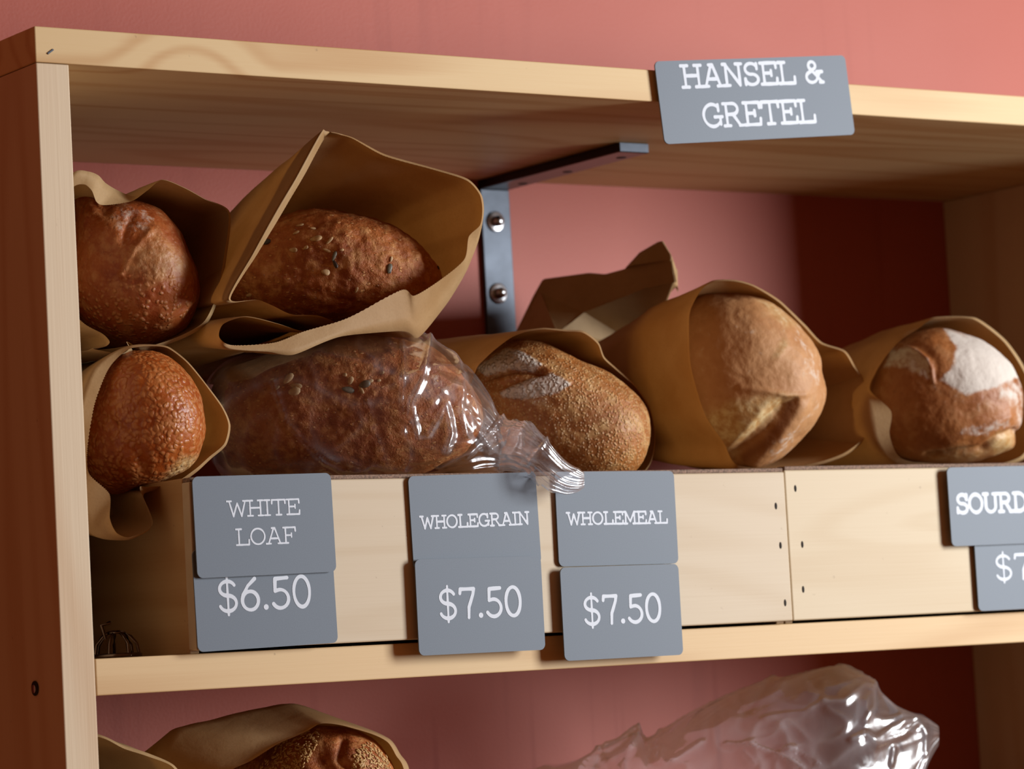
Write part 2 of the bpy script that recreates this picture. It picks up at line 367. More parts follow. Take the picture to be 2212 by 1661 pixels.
# ------------------------------------------------------------------ slab-serif lettering
def arc(cx, cy, rx, ry, a0, a1, n=16):
    return [(cx+rx*math.cos(math.radians(a0+(a1-a0)*k/n)), cy+ry*math.sin(math.radians(a0+(a1-a0)*k/n))) for k in range(n+1)]
def sf(x, y, w=.16): return [(x-w, y), (x+w, y)]
G = {  # glyph: (advance, strokes) in a cap-height box
 'H': (.98, [[(.17, 0), (.17, 1)], [(.81, 0), (.81, 1)], [(.17, .52), (.81, .52)], sf(.17, 0), sf(.17, 1), sf(.81, 0), sf(.81, 1)]),
 'A': (1.0, [[(.15, 0), (.48, 1), (.55, 1), (.86, 0)], [(.26, .33), (.75, .33)], sf(.15, 0, .14), sf(.86, 0, .14), [(.36, 1), (.5, 1)]]),
 'N': (1.0, [[(.18, 0), (.18, 1)], [(.18, 1), (.82, 0)], [(.82, 0), (.82, 1)], sf(.18, 0, .15), [(.04, 1), (.2, 1)], sf(.82, 1, .15)]),
 'S': (.82, [arc(.42, .745, .29, .255, 20, 270, 16)[0:] + arc(.42, .25, .31, .25, 90, -165, 16), [(.70, .98), (.70, .74)], [(.1, .02), (.1, .28)]]),
 'E': (.90, [[(.2, 0), (.2, 1)], [(.06, 1), (.82, 1)], [(.82, 1), (.83, .76)], [(.06, 0), (.83, 0)], [(.83, 0), (.85, .26)], [(.2, .52), (.58, .52)], [(.58, .40), (.58, .64)]]),
 'F': (.86, [[(.2, 0), (.2, 1)], [(.06, 1), (.80, 1)], [(.80, 1), (.81, .76)], sf(.2, 0, .15), [(.2, .50), (.56, .50)], [(.56, .38), (.56, .62)]]),
 'L': (.88, [[(.22, 0), (.22, 1)], sf(.22, 1, .16), [(.06, 0), (.82, 0)], [(.82, 0), (.83, .30)]]),
 'T': (.90, [[(.45, 0), (.45, 1)], [(.05, 1), (.85, 1)], [(.05, 1), (.04, .76)], [(.85, 1), (.86, .76)], sf(.45, 0, .17)]),
 'I': (.50, [[(.25, 0), (.25, 1)], sf(.25, 0, .17), sf(.25, 1, .17)]),
 'R': (.98, [[(.2, 0), (.2, 1)], [(.06, 1), (.5, 1)] + arc(.5, .755, .25, .245, 90, -90, 12) + [(.2, .51)], [(.5, .51), (.82, 0)], sf(.2, 0, .15), [(.78, 0), (.95, 0)]]),
 'G': (.98, [arc(.5, .5, .42, .5, 45, 325, 24), [(.80, .98), (.80, .70)], [(.86, .40), (.86, .08)], [(.60, .42), (.96, .42)]]),
 'O': (.98, [arc(.49, .5, .42, .5, 0, 360, 32)]),
 'W': (1.22, [[(.12, 1), (.36, 0), (.61, .86), (.86, 0), (1.1, 1)], sf(.12, 1, .13), sf(1.1, 1, .13)]),
 'M': (1.16, [[(.18, 0), (.20, 1), (.58, .18), (.96, 1), (.98, 0)], sf(.18, 0, .14), sf(.98, 0, .14), [(.05, 1), (.2, 1)], [(.96, 1), (1.1, 1)]]),
 'U': (1.0, [[(.18, 1), (.18, .34)] + arc(.5, .33, .32, .33, 180, 360, 16) + [(.82, .34), (.82, 1)], sf(.18, 1, .15), sf(.82, 1, .15)]),
 'D': (.98, [[(.2, 0), (.2, 1)], [(.06, 1), (.42, 1)] + arc(.42, .5, .46, .5, 90, -90, 20) + [(.06, 0)]]),
 '&': (.92, [[(.84, .02), (.30, .68)] + arc(.42, .80, .17, .19, 215, -35, 14) + [(.30, .50)] + arc(.36, .25, .27, .25, 110, 330, 16) + [(.78, .50)], [(.62, .5), (.9, .5)], [(.74, 0), (.92, 0)]]),
 ' ': (.45, []),
 '$': (.80, [arc(.40, .73, .28, .23, 25, 270, 16) + arc(.40, .25, .30, .25, 90, -160, 16), [(.40, -.12), (.40, 1.1)]]),
 '7': (.74, [[(.10, .84), (.12, .98), (.66, .98), (.62, .80), (.44, .36), (.42, .0)]]),
 '6': (.80, [[(.60, 1.0), (.34, .78), (.16, .50), (.12, .34)], arc(.41, .30, .29, .30, 0, 360, 28)]),
 '5': (.76, [[(.64, .98), (.20, .96), (.18, .56)], [(.18, .56)] + arc(.36, .30, .30, .30, 110, -150, 18)]),
 '0': (.82, [arc(.40, .5, .29, .50, 0, 360, 32)]),
 '.': (.34, [[(.16, .06), (.17, .06)]]),
}
def text_mesh(s, w, h, wt):
    """one line of lettering fitted to w x h: distance field of the strokes, outlined by marching squares"""
    adv = sum(G[c][0] for c in s); kx = w/adv
    step = wt/5.; m = wt*1.2; y0 = -.16*h-m
    nx = int((w+2*m)/step)+2; ny = int((1.32*h+2*m)/step)+2
    gx = -m+np.arange(nx)*step; gy = y0+np.arange(ny)*step
    Fd = np.full((ny, nx), 9.)
    x = 0
    for ci, c in enumerate(s):
        for st in G[c][1]:
            hw = wt/2*(.62 if (c == '$' and len(st) == 2) else 1.)*(1.45 if c == '.' else 1.)
            P = [((x+p[0])*kx, p[1]*h) for p in st]
            for (ax, ay), (bx, by) in zip(P[:-1], P[1:]):
                i0 = max(0, int((min(ax, bx)-wt*2+m)/step)); i1 = min(nx, int((max(ax, bx)+wt*2+m)/step)+2)
                j0 = max(0, int((min(ay, by)-wt*2-y0)/step)); j1 = min(ny, int((max(ay, by)+wt*2-y0)/step)+2)
                X, Y = np.meshgrid(gx[i0:i1], gy[j0:j1])
                dx, dy = bx-ax, by-ay; L2 = dx*dx+dy*dy+1e-12
                t = np.clip(((X-ax)*dx+(Y-ay)*dy)/L2, 0, 1)
                wob = wt*.07*(np.sin(X/wt*1.3+ci*2.)+np.sin(Y/wt*1.1+ci))
                d = np.hypot(X-ax-t*dx, Y-ay-t*dy)-hw+wob*.5
                Fd[j0:j1, i0:i1] = np.minimum(Fd[j0:j1, i0:i1], d)
        x += G[c][0]
    V, F = [], []; ins = Fd < 0
    def add(poly):
        i = len(V); V.extend(Vector(p) for p in poly); F.append(tuple(range(i, i+len(poly))))
    for j in range(ny-1):
        i = 0
        while i < nx-1:
            cnt = int(ins[j, i])+int(ins[j, i+1])+int(ins[j+1, i+1])+int(ins[j+1, i])
            if cnt == 4:
                k = i
                while k+1 < nx-1 and ins[j, k+2] and ins[j+1, k+2]: k += 1
                add([(gx[i], gy[j]), (gx[k+1], gy[j]), (gx[k+1], gy[j+1]), (gx[i], gy[j+1])]); i = k+1; continue
            if cnt:
                cs = [(gx[i], gy[j], Fd[j, i]), (gx[i+1], gy[j], Fd[j, i+1]), (gx[i+1], gy[j+1], Fd[j+1, i+1]), (gx[i], gy[j+1], Fd[j+1, i])]
                poly = []
                for a in range(4):
                    p, q = cs[a], cs[(a+1) % 4]
                    if p[2] < 0: poly.append(p[:2])
                    if (p[2] < 0) != (q[2] < 0):
                        t = p[2]/(p[2]-q[2]); poly.append((p[0]+(q[0]-p[0])*t, p[1]+(q[1]-p[1])*t))
                if len(poly) > 2: add(poly)
            i += 1
    return V, F
def card(name, corners, y, lines, label, cat='price card', group=None, th=.0016, rad=.0065, back=CY):
    tl, tr, brr, bl = [at(px, py, y) for px, py in corners]
    xa = ((tr-tl)+(brr-bl)).normalized(); za = Vector((-xa.z, 0, xa.x)); na = Vector((0, -1, 0))
    w = ((tr-tl).length+(brr-bl).length)/2; h = ((tl-bl).dot(za)+(tr-brr).dot(za))/2
    c = (tl+tr+brr+bl)/4
    base = thing(name, c-za*h/2, label, cat, group)
    ol = []
    for cx, cy, a0 in ((w/2-rad, h/2-rad, 0), (-w/2+rad, h/2-rad, 90), (-w/2+rad, -h/2+rad, 180), (w/2-rad, -h/2+rad, 270)):
        for k in range(7):
            a = math.radians(a0+15*k); ol.append((cx+rad*math.cos(a), cy+rad*math.sin(a)))
    n = len(ol)
    V = [c+xa*p[0]+za*p[1] for p in ol]+[c+xa*p[0]+za*p[1]-na*th for p in ol]
    F = [tuple(range(n)), tuple(range(2*n-1, n-1, -1))]+[(i, n+i, n+(i+1) % n, (i+1) % n) for i in range(n)]
    mk('panel', V, F, M['card'], base, False)
    if back is not None:
        p0 = c+za*h*.22
        v, f = box_vf(p0.x-.012, p0.x+.012, y+th+.0001, back-.0002, p0.z-.010, p0.z+.010)
        mk('magnet_mount', v, f, M['black'], base, False)
    for (s, u0, u1, v0, v1, wt) in lines:
        TV, TF = text_mesh(s, (u1-u0)*w, (v1-v0)*h, wt*h)
        o0 = c+xa*(-w/2+u0*w)+za*(h/2-v1*h)+na*.00025
        mk('lettering', [o0+xa*q.x+za*q.y for q in TV], TF, M['ink'], base, False)
    return base
card('shelf_sign', ((1415.5, 132), (1829, 119.5), (1843, 290.5), (1434.5, 312)), -.0065,
     (('HANSEL &', .125, .865, .065, .325, .043), ('GRETEL', .205, .80, .545, .815, .043)),
     'grey sign with HANSEL & GRETEL in white, fixed to the top board edge', 'sign', back=0.)
PG = 'grey price cards on the crates'; NG = 'grey bread name cards on the crates'
card('name_card', ((415, 1029), (714, 1022), (727, 1234), (427, 1250)), -.0180,
     (('WHITE', .235, .76, .255, .405, .018), ('LOAF', .28, .72, .535, .69, .018)), 'grey card reading WHITE LOAF on the left crate', 'name card', NG)
card('price_card', ((416, 1188), (719, 1172), (728, 1389), (427, 1408)), -.0140,
     (('$6.50', .15, .84, .315, .62, .037),), 'grey price card reading $6.50 below the white loaf card', 'price card', PG)
card('name_card', ((884, 1026), (1158, 1022), (1168, 1214), (892, 1234)), -.0140,
     (('WHOLEGRAIN', .07, .925, .435, .565, .022),), 'grey card reading WHOLEGRAIN under the clear bag tail', 'name card', NG)
card('price_card', ((898, 1208), (1170, 1201), (1176, 1403), (904, 1417)), -.0190,
     (('$7.50', .16, .84, .32, .625, .039),), 'grey price card reading $7.50 below the wholegrain card', 'price card', PG)
card('name_card', ((1200, 1018), (1457, 1018), (1464, 1216), (1206, 1225)), -.0140,
     (('WHOLEMEAL', .08, .925, .435, .56, .022),), 'grey card reading WHOLEMEAL on the left crate', 'name card', NG)
card('price_card', ((1208, 1226), (1464, 1218), (1477, 1414), (1222, 1428)), -.0190,
     (('$7.50', .165, .845, .32, .62, .039),), 'grey price card reading $7.50 below the wholemeal card', 'price card', PG)
card('name_card', ((2045, 1010), (2349, 1003), (2361, 1168), (2057, 1180)), -.0180,
     (('SOURDOUGH', .045, .955, .35, .58, .05),), 'grey card reading SOURD at the right edge of the photo', 'name card', NG, back=CY+.002)
card('price_card', ((2100, 1148), (2352, 1138), (2368, 1308), (2118, 1319)), -.0135,
     (('$7.50', .15, .84, .31, .62, .039),), 'grey price card starting $7 below the SOURD card', 'price card', PG, back=CY+.002)

# ------------------------------------------------------------------ loaves
def seg_dist(p, a, b):
    ab = b-a; t = max(0., min(1., (p-a).dot(ab)/max(1e-9, ab.length_squared))); return (p-(a+ab*t)).length
def line_dist(p, pl): return min(seg_dist(p, a, b) for a, b in zip(pl[:-1], pl[1:]))
def inside(p, poly):
    r = False; j = len(poly)-1
    for i in range(len(poly)):
        a, b = poly[i], poly[j]
        if (a[1] > p[1]) != (b[1] > p[1]) and p[0] < (b[0]-a[0])*(p[1]-a[1])/(b[1]-a[1])+a[0]: r = not r
        j = i
    return r
def poly_soft(p, poly, soft):
    d = min(seg_dist(p, Vector(poly[i-1]), Vector(poly[i])) for i in range(len(poly)))
    s = d if inside(p, poly) else -d
    return max(0., min(1., .5+s/(2*soft)))
def loaf(label, outline, cpx, y, front, back, bdir, mat, creases=(), flour=(), pale=(), deep=(), blister=None,
         lump=.0035, pw=.80, N=180, R=132, group='bread loaves', name='bread_loaf', fdir=None, seedv=0., dents=(), grit=0.):
    c = at(cpx[0], cpx[1], y)
    dplane = (c-CAM).dot(fw)
    O = []
    for px, py in outline:
        d = ray(px, py); O.append(CAM+d*dplane)
    per = max(4, round(N/len(O)))
    O = catmull(O, per, True, .5); N = len(O)
    OA = np.array([tuple(o) for o in O]); K = N//5; ker = np.hanning(2*K+1); ker /= ker.sum()
    OS = np.stack([np.convolve(np.concatenate([OA[-K:, i], OA[:, i], OA[:K, i]]), ker, 'valid') for i in range(3)], 1)*1.0
    OS = [Vector(o) for o in OS]; gain = sum((o-c).length for o in O)/sum((o-c).length for o in OS)
    OS = [c+(o-c)*gain for o in OS]
    wf = (-(c-CAM).normalized() if fdir is None else Vector(fdir).normalized())
    wb = Vector(bdir).normalized()
    V = []; F = []
    V.append(c+wf*front)
    for i in range(1, R):
        ph = math.pi*i/R; ph = ph if ph > math.pi/2 else math.pi/2*(ph/(math.pi/2))**1.2
        s = math.sin(ph)**pw; co = math.cos(ph)
        bl_ = math.sin(ph)**5.
        for o, os_ in zip(O, OS):
            o = os_.lerp(o, bl_)
            V.append(c+(o-c)*s+(wf*front*co if co > 0 else wb*back*(-co)))
    V.append(c+wb*back)
    for k in range(N): F.append((0, 1+k, 1+(k+1) % N))
    for i in range(R-2):
        for k in range(N):
            a = 1+i*N+k; b = 1+i*N+(k+1) % N; F.append((a, a+N, b+N, b))
    e = len(V)-1; m = 1+(R-2)*N
    for k in range(N): F.append((m+k, e, m+(k+1) % N))
    me = bpy.data.meshes.new('tmp'); me.from_pydata(V, [], F); me.update()
    nor = [v.normal.copy() for v in me.vertices]
    flip = -1. if nor[0].dot(wf) < 0 else 1.
    bpy.data.meshes.remove(me)
    if flip < 0: F = [tuple(reversed(f)) for f in F]
    fa = [0.]*len(V); pa = [0.]*len(V); da = [0.]*len(V); ba = [1. if blister is None else 0.]*len(V)
    CR = [([Vector(q) for q in pl], w, dep) for pl, w, dep in creases]
    out = []
    for i, v in enumerate(V):
        nn = nor[i]*flip; q = v*1.0+Vector((seedv, 0, seedv*.7))
        dd = lump*(noise.noise(q*14.)*1.2+noise.noise(q*34.)*.5+noise.noise(q*85.)*.22+grit*noise.noise(q*130.))
        dd += .0004*noise.noise(q*190.)
        if nn.dot(fw) < .35:
            px = Vector(pix(v))
            for pl, w, dep in CR:
                l = line_dist(px, pl)
                if l < w*3: dd += dep*math.exp(-(l/w)**2)
            for poly, soft, dep in dents: dd -= dep*poly_soft(px, poly, soft)
            for poly, soft, amt in flour: fa[i] = max(fa[i], amt*poly_soft(px, poly, soft))
            for poly, soft, amt in pale: pa[i] = max(pa[i], amt*poly_soft(px, poly, soft))
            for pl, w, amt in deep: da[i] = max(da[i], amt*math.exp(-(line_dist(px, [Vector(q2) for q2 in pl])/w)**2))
            if blister is not None:
                for poly, soft, amt in blister: ba[i] = max(ba[i], amt*poly_soft(px, poly, soft))
        out.append(v+nn*dd)
    zmin = min(v.z for v in out)
    o = mk(name, out, F, mat, None, True, origin=Vector((c.x, c.y, zmin)))
    for nm, arr in (('flour', fa), ('pale', pa), ('deep', da), ('blister', ba)):
        a = o.data.attributes.new(nm, 'FLOAT', 'POINT'); a.data.foreach_set('value', arr)
    tag(o, label, 'bread', group)
    o['_v'] = 0; del o['_v']
    return o, BVHTree.FromPolygons(out, F)
def seed_on(parent, bvh, px, py, ln, wd, rot, mat, lift=.0006):
    h = bvh.ray_cast(CAM, ray(px, py).normalized())
    if h[0] is None: return
    p, n = h[0], h[1]
    if n.dot(fw) > 0: n = -n
    a = (rt*math.cos(rot)+up*math.sin(rot)); a = (a-n*a.dot(n)).normalized(); b = n.cross(a)
    V, F = [], []; U, K = 12, 6
    for i in range(K+1):
        t = math.pi*i/K
        for k in range(U):
            s = 2*math.pi*k/U; r = math.sin(t)
            r = r*(1-.25*math.cos(t))
            V.append(p+n*lift+a*(-math.cos(t)*ln/2)+b*(r*math.cos(s)*wd/2)+n*(r*math.sin(s)*wd*.22))
    for i in range(K):
        for k in range(U): F.append((i*U+k, i*U+(k+1) % U, (i+1)*U+(k+1) % U, (i+1)*U+k))
    return mk('seed', V, F, mat, parent, True)
FY = (fw+Vector((0, 1, 0))).normalized()

L1, T1 = loaf('ruddy round loaf in a paper bag, upper left beside the side panel',
     [(178, 402), (198, 408), (212, 436), (250, 438), (285, 434), (318, 438), (348, 452), (373, 478), (392, 506), (408, 540), (424, 575), (430, 607),
      (429, 642), (411, 680), (389, 711), (350, 733), (304, 746), (262, 742), (225, 728), (185, 700), (150, 640), (140, 560), (146, 480), (158, 420)],
     (290, 590), .17, .075, .26, (.12, 1, 0), M['b_white'],
     creases=(([(282, 470), (270, 500), (266, 520)], 9, -.0022), ([(262, 598), (272, 570), (292, 535), (325, 500)], 7, .0022), ([(290, 608), (330, 610), (400, 600)], 3, -.0008),
              ([(258, 590), (268, 598), (280, 596)], 4, .002), ([(205, 436), (225, 455)], 14, -.004)),
     pale=(([(275, 590), (300, 530), (340, 510), (400, 560), (415, 590), (330, 600)], 18, .35),),
     flour=(([(240, 440), (300, 436), (350, 460), (330, 500), (270, 530), (235, 500)], 22, .48),),
     blister=(([(160, 620), (300, 600), (430, 600), (440, 760), (160, 760)], 30, 1.), ([(160, 430), (450, 430), (450, 640), (160, 640)], 10, .25)), seedv=1.3)
L2, T2 = loaf('seeded brown loaf inside the tall open paper bag, resting on the wrapped loaf',
     [(602, 471), (669, 456), (748, 457), (796, 464), (843, 482), (890, 511), (922, 542), (944, 574), (952, 600), (938, 622), (894, 645), (843, 664),
      (780, 682), (716, 692), (620, 692), (558, 680), (495, 660), (463, 624), (470, 566), (511, 520), (558, 488)],
     (710, 590), .17, .07, .24, (-.05, 1, 0), M['b_grain'], lump=.0042, seedv=4.1, grit=.3)
for (px, py, ln, wd, ro, mt) in ((683, 516, .014, .008, .0, 'seed_pale'), (640, 503, .008, .004, .6, 'seed_pale'), (634, 540, .010, .005, -.1, 'seed_pale'),
     (648, 487, .009, .004, .2, 'seed_pale'), (703, 588, .010, .007, -.2, 'seed_pale'), (712, 520, .011, .0035, .9, 'seed_pale'), (722, 553, .012, .004, 1.2, 'seed_grey'),
     (724, 570, .011, .004, -1.1, 'seed_dark'), (841, 580, .012, .006, 1.3, 'seed_grey'), (842, 584, .008, .004, 1.5, 'seed_dark'), (706, 541, .010, .003, -.4, 'seed_pale'),
     (576, 523, .010, .007, .2, 'seed_dark'), (538, 637, .008, .004, .5, 'seed_pale'), (845, 560, .007, .003, 1.2, 'seed_pale'), (676, 494, .007, .0035, .1, 'seed_pale'),
     (661, 535, .006, .004, .4, 'seed_pale'), (554, 540, .006, .004, .9, 'seed_pale'), (770, 626, .008, .003, 1.2, 'seed_pale'), (946, 578, .005, .004, 0, 'seed_dark'), (738, 540, .005, .003, .2, 'seed_pale')):
    seed_on(L2, T2, px, py, ln, wd, ro, M[mt])
L3, T3 = loaf('glossy blistered round loaf in a paper bag, lower left over the crate corner',
     [(250, 768), (277, 757), (321, 756), (359, 767), (394, 794), (420, 826), (435, 858), (443, 896), (444, 934), (434, 969), (422, 995), (394, 1021),
      (347, 1043), (302, 1052), (270, 1064), (238, 1066), (200, 1040), (172, 1000), (165, 920), (182, 840), (212, 796)],
     (310, 910), .10, .07, .28, (.18, 1, 0), M['b_blister'], lump=.002,
     pale=(([(395, 985), (425, 985), (420, 1010), (380, 1030), (350, 1040), (370, 1010)], 9, .8),),
     creases=(([(225, 900), (260, 930), (300, 980), (310, 1010)], 12, -.003),), seedv=2.2)
L4, T4 = loaf('seeded wholegrain loaf wrapped in a clear plastic bag, behind the white loaf card',
     [(452, 900), (462, 830), (500, 785), (575, 768), (640, 748), (727, 729), (800, 724), (869, 735), (930, 752), (975, 785), (1010, 825), (1038, 875),
      (1042, 915), (1022, 955), (985, 990), (900, 1030), (790, 1048), (640, 1050), (530, 1030), (474, 970)],
     (740, 890), .165, .075, .085, fw, M['b_grain'], lump=.0045, pw=.7, grit=.25,
     flour=(([(925, 800), (950, 805), (975, 845), (965, 860), (930, 830)], 9, .5),), seedv=6.4)
for (px, py, ln, wd, ro, mt) in ((623, 818, .015, .008, .9, 'seed_pale'), (640, 834, .014, .006, -.2, 'seed_pale'), (636, 845, .014, .010, .3, 'seed_pale'),
     (757, 822, .010, .006, 1.2, 'seed_pale'), (752, 842, .015, .007, -.15, 'seed_grey'), (780, 842, .011, .004, -1.0, 'seed_pale'), (788, 830, .013, .008, .3, 'seed_grey'),
     (800, 823, .007, .004, .3, 'seed_pale'), (825, 805, .006, .004, .2, 'seed_pale'), (745, 810, .005, .004, .2, 'seed_pale'), (818, 822, .005, .003, .2, 'seed_pale'), (600, 838, .006, .003, 1., 'seed_pale')):
    seed_on(L4, T4, px, py, ln, wd, ro, M[mt])
L5, T5 = loaf('speckled wholemeal loaf with two floury stripes, behind the wholemeal card',
     [(1022, 800), (1047, 776), (1095, 746), (1133, 734), (1177, 740), (1222, 761), (1269, 784), (1316, 806), (1354, 834), (1383, 866), (1399, 898),
      (1405, 936), (1399, 974), (1383, 1006), (1350, 1034), (1290, 1052), (1200, 1054), (1120, 1020), (1050, 950), (1012, 870)],
     (1235, 910), .145, .075, .20, (-.25, 1, .1), M['b_meal'], lump=.0022,
     creases=(([(1048, 818), (1095, 803), (1172, 802)], 6, -.006), ([(1060, 790), (1120, 780), (1168, 795)], 13, .003), ([(1090, 845), (1150, 828), (1215, 825)], 14, .0035),
              ([(1050, 832), (1080, 838), (1172, 806)], 7, -.004)),
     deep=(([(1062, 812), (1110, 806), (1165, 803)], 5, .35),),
     flour=(([(1030, 795), (1095, 752), (1133, 762), (1171, 790), (1152, 800), (1095, 796), (1047, 810)], 7, 1.3),
            ([(1082, 848), (1133, 822), (1190, 806), (1234, 831), (1202, 850), (1127, 864), (1088, 858)], 7, 1.2),
            ([(1075, 848), (1160, 840), (1230, 850), (1180, 885), (1100, 890)], 20, .45),
            ([(1315, 895), (1350, 900), (1385, 930), (1390, 950), (1340, 935), (1310, 915)], 16, .42),
            ([(1250, 775), (1330, 812), (1350, 838), (1280, 800)], 10, .35)), seedv=3.7)
L6, T6 = loaf('large smooth golden loaf with a split side in a paper bag, centre right',
     [(1470, 690), (1486, 655), (1522, 629), (1580, 626), (1629, 634), (1667, 653), (1699, 679), (1732, 711), (1757, 740), (1772, 772), (1775, 804),
      (1783, 836), (1780, 865), (1767, 898), (1745, 933), (1712, 968), (1680, 990), (1620, 1012), (1570, 1010), (1525, 970), (1490, 910), (1470, 830), (1462, 755)],
     (1625, 815), .14, .085, .20, (-.1, 1, 0), M['b_sour'], lump=.0028, pw=.74,
     creases=(([(1600, 838), (1665, 846), (1706, 854), (1738, 852)], 7, .0022),
              ([(1735, 880), (1712, 925), (1670, 975), (1630, 1000)], 14, .004),
              ([(1700, 722), (1702, 746), (1684, 766), (1670, 790)], 9, .0012)),
     dents=(([(1716, 866), (1706, 892), (1672, 940), (1622, 984), (1585, 1000), (1572, 985), (1620, 935), (1668, 880), (1690, 866)], 12, .012),),
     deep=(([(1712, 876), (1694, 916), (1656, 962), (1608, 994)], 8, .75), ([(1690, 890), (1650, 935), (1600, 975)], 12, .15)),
     pale=(([(1515, 905), (1583, 866), (1640, 858), (1690, 852), (1716, 860), (1700, 882), (1650, 930), (1600, 965), (1560, 955)], 12, .9),
           ([(1692, 730), (1702, 735), (1702, 750), (1676, 775), (1668, 772)], 6, .5), ([(1510, 900), (1560, 880), (1600, 1000), (1570, 1000)], 20, .6),
           ([(1630, 640), (1668, 650), (1720, 700), (1700, 705), (1655, 665)], 8, .55)),
     flour=(([(1655, 645), (1735, 712), (1775, 780), (1772, 838), (1745, 825), (1730, 760), (1690, 690)], 16, .52),
            ([(1730, 890), (1785, 850), (1700, 985), (1620, 1010), (1650, 975)], 16, .5), ([(1500, 700), (1600, 650), (1680, 720), (1660, 830), (1510, 800)], 40, .27)), seedv=8.8)
L7, T7 = loaf('flour dusted loaf in a paper bag at the far right, above the cream crate',
     [(1884, 850), (1893, 815), (1905, 782), (1928, 749), (1957, 730), (1983, 716), (2015, 708), (2053, 711), (2111, 733), (2160, 762), (2192, 795), (2208, 830),
      (2211, 872), (2206, 914), (2192, 938), (2186, 965), (2137, 987), (2098, 1000), (2031, 1005), (1985, 998), (1940, 985), (1910, 950), (1892, 900)],
     (2055, 860), .13, .075, .22, (-.05, 1, 0), M['b_flour'], lump=.0024, pw=.72,
     creases=(([(1940, 742), (1962, 750), (1984, 760), (2002, 776), (2012, 795), (2016, 826)], 4, .0022), ([(1960, 738), (2000, 755), (2024, 785), (2022, 815)], 9, -.0016),
              ([(2002, 985), (2060, 975), (2120, 968), (2150, 945), (2190, 930)], 6, -.005), ([(2050, 955), (2110, 935), (2180, 900)], 8, .003)),
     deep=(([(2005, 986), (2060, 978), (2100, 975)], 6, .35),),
     pale=(([(2140, 960), (2160, 935), (2190, 935), (2186, 965), (2150, 985)], 8, .9), ([(1990, 980), (2080, 965), (2140, 975), (2100, 998), (2020, 1000)], 10, .45)),
     flour=(([(2040, 708), (2066, 745), (2060, 790), (2030, 820), (2086, 852), (2150, 838), (2212, 810), (2185, 770), (2120, 730)], 9, 1.2),
            ([(2150, 838), (2215, 800), (2215, 930), (2190, 935), (2195, 880), (2150, 860)], 22, .75),
            ([(1925, 750), (1965, 748), (2010, 775), (2018, 830), (1960, 800), (1905, 795)], 9, .75),
            ([(1905, 790), (1980, 810), (2090, 850), (2160, 870), (2100, 900), (1950, 850)], 25, .33),
            ([(2080, 920), (2180, 895), (2190, 925), (2120, 945), (2060, 940)], 10, .6)), seedv=5.5)
L10, T10 = loaf('sesame topped loaf in a paper bag on the lower shelf',
     [(560, 1668), (600, 1610), (650, 1580), (700, 1568), (760, 1574), (805, 1596), (835, 1630), (858, 1680), (862, 1780), (840, 1880), (760, 1950), (660, 1950), (580, 1900), (545, 1790)],
     (710, 1760), .16, .08, .22, (-.2, 1, 0), M['b_grain'], lump=.004, creases=(([(690, 1640), (720, 1680)], 22, -.006), ([(740, 1600), (735, 1640), (760, 1665)], 10, -.006)), seedv=7.9)
def sesame(parent, bvh, polys, n):
    rnd = random.Random(5); V, F = [], []
    for poly, cnt in polys:
        xs = [p[0] for p in poly]; ys = [p[1] for p in poly]; k = 0
        while k < cnt:
            px, py = rnd.uniform(min(xs), max(xs)), rnd.uniform(min(ys), max(ys))
            if not inside((px, py), poly): continue
            k += 1
            h = bvh.ray_cast(CAM, ray(px, py).normalized())
            if h[0] is None: continue
            p, nn = h[0], (h[1] if h[1].dot(fw) < 0 else -h[1])
            t = rnd.uniform(0, 3.14); a = rt*math.cos(t)+up*math.sin(t); a = (a-nn*a.dot(nn)).normalized(); b = nn.cross(a)
            s = rnd.uniform(.8, 1.2); i0 = len(V)
            for i in range(5):
                q = math.pi*i/4; r = math.sin(q)*(1-.3*math.cos(q))
                for u in range(6):
                    w = 2*math.pi*u/6
                    V.append(p+nn*.0004+a*(-math.cos(q)*.0021*s)+b*(r*math.cos(w)*.0011*s)+nn*(r*math.sin(w)*.0008*s))
            for i in range(4):
                for u in range(6): F.append((i0+i*6+u, i0+i*6+(u+1) % 6, i0+(i+1)*6+(u+1) % 6, i0+(i+1)*6+u))
    o = mk('sesame_seeds', V, F, M['sesame'], parent); o['kind'] = 'stuff'
sesame(L10, T10, (([(560, 1661), (600, 1608), (650, 1582), (690, 1575), (680, 1620), (650, 1665)], 260), ([(770, 1620), (800, 1600), (835, 1635), (850, 1670), (750, 1670)], 200), ([(600, 1700), (840, 1690), (850, 1800), (580, 1800)], 160)), 0)

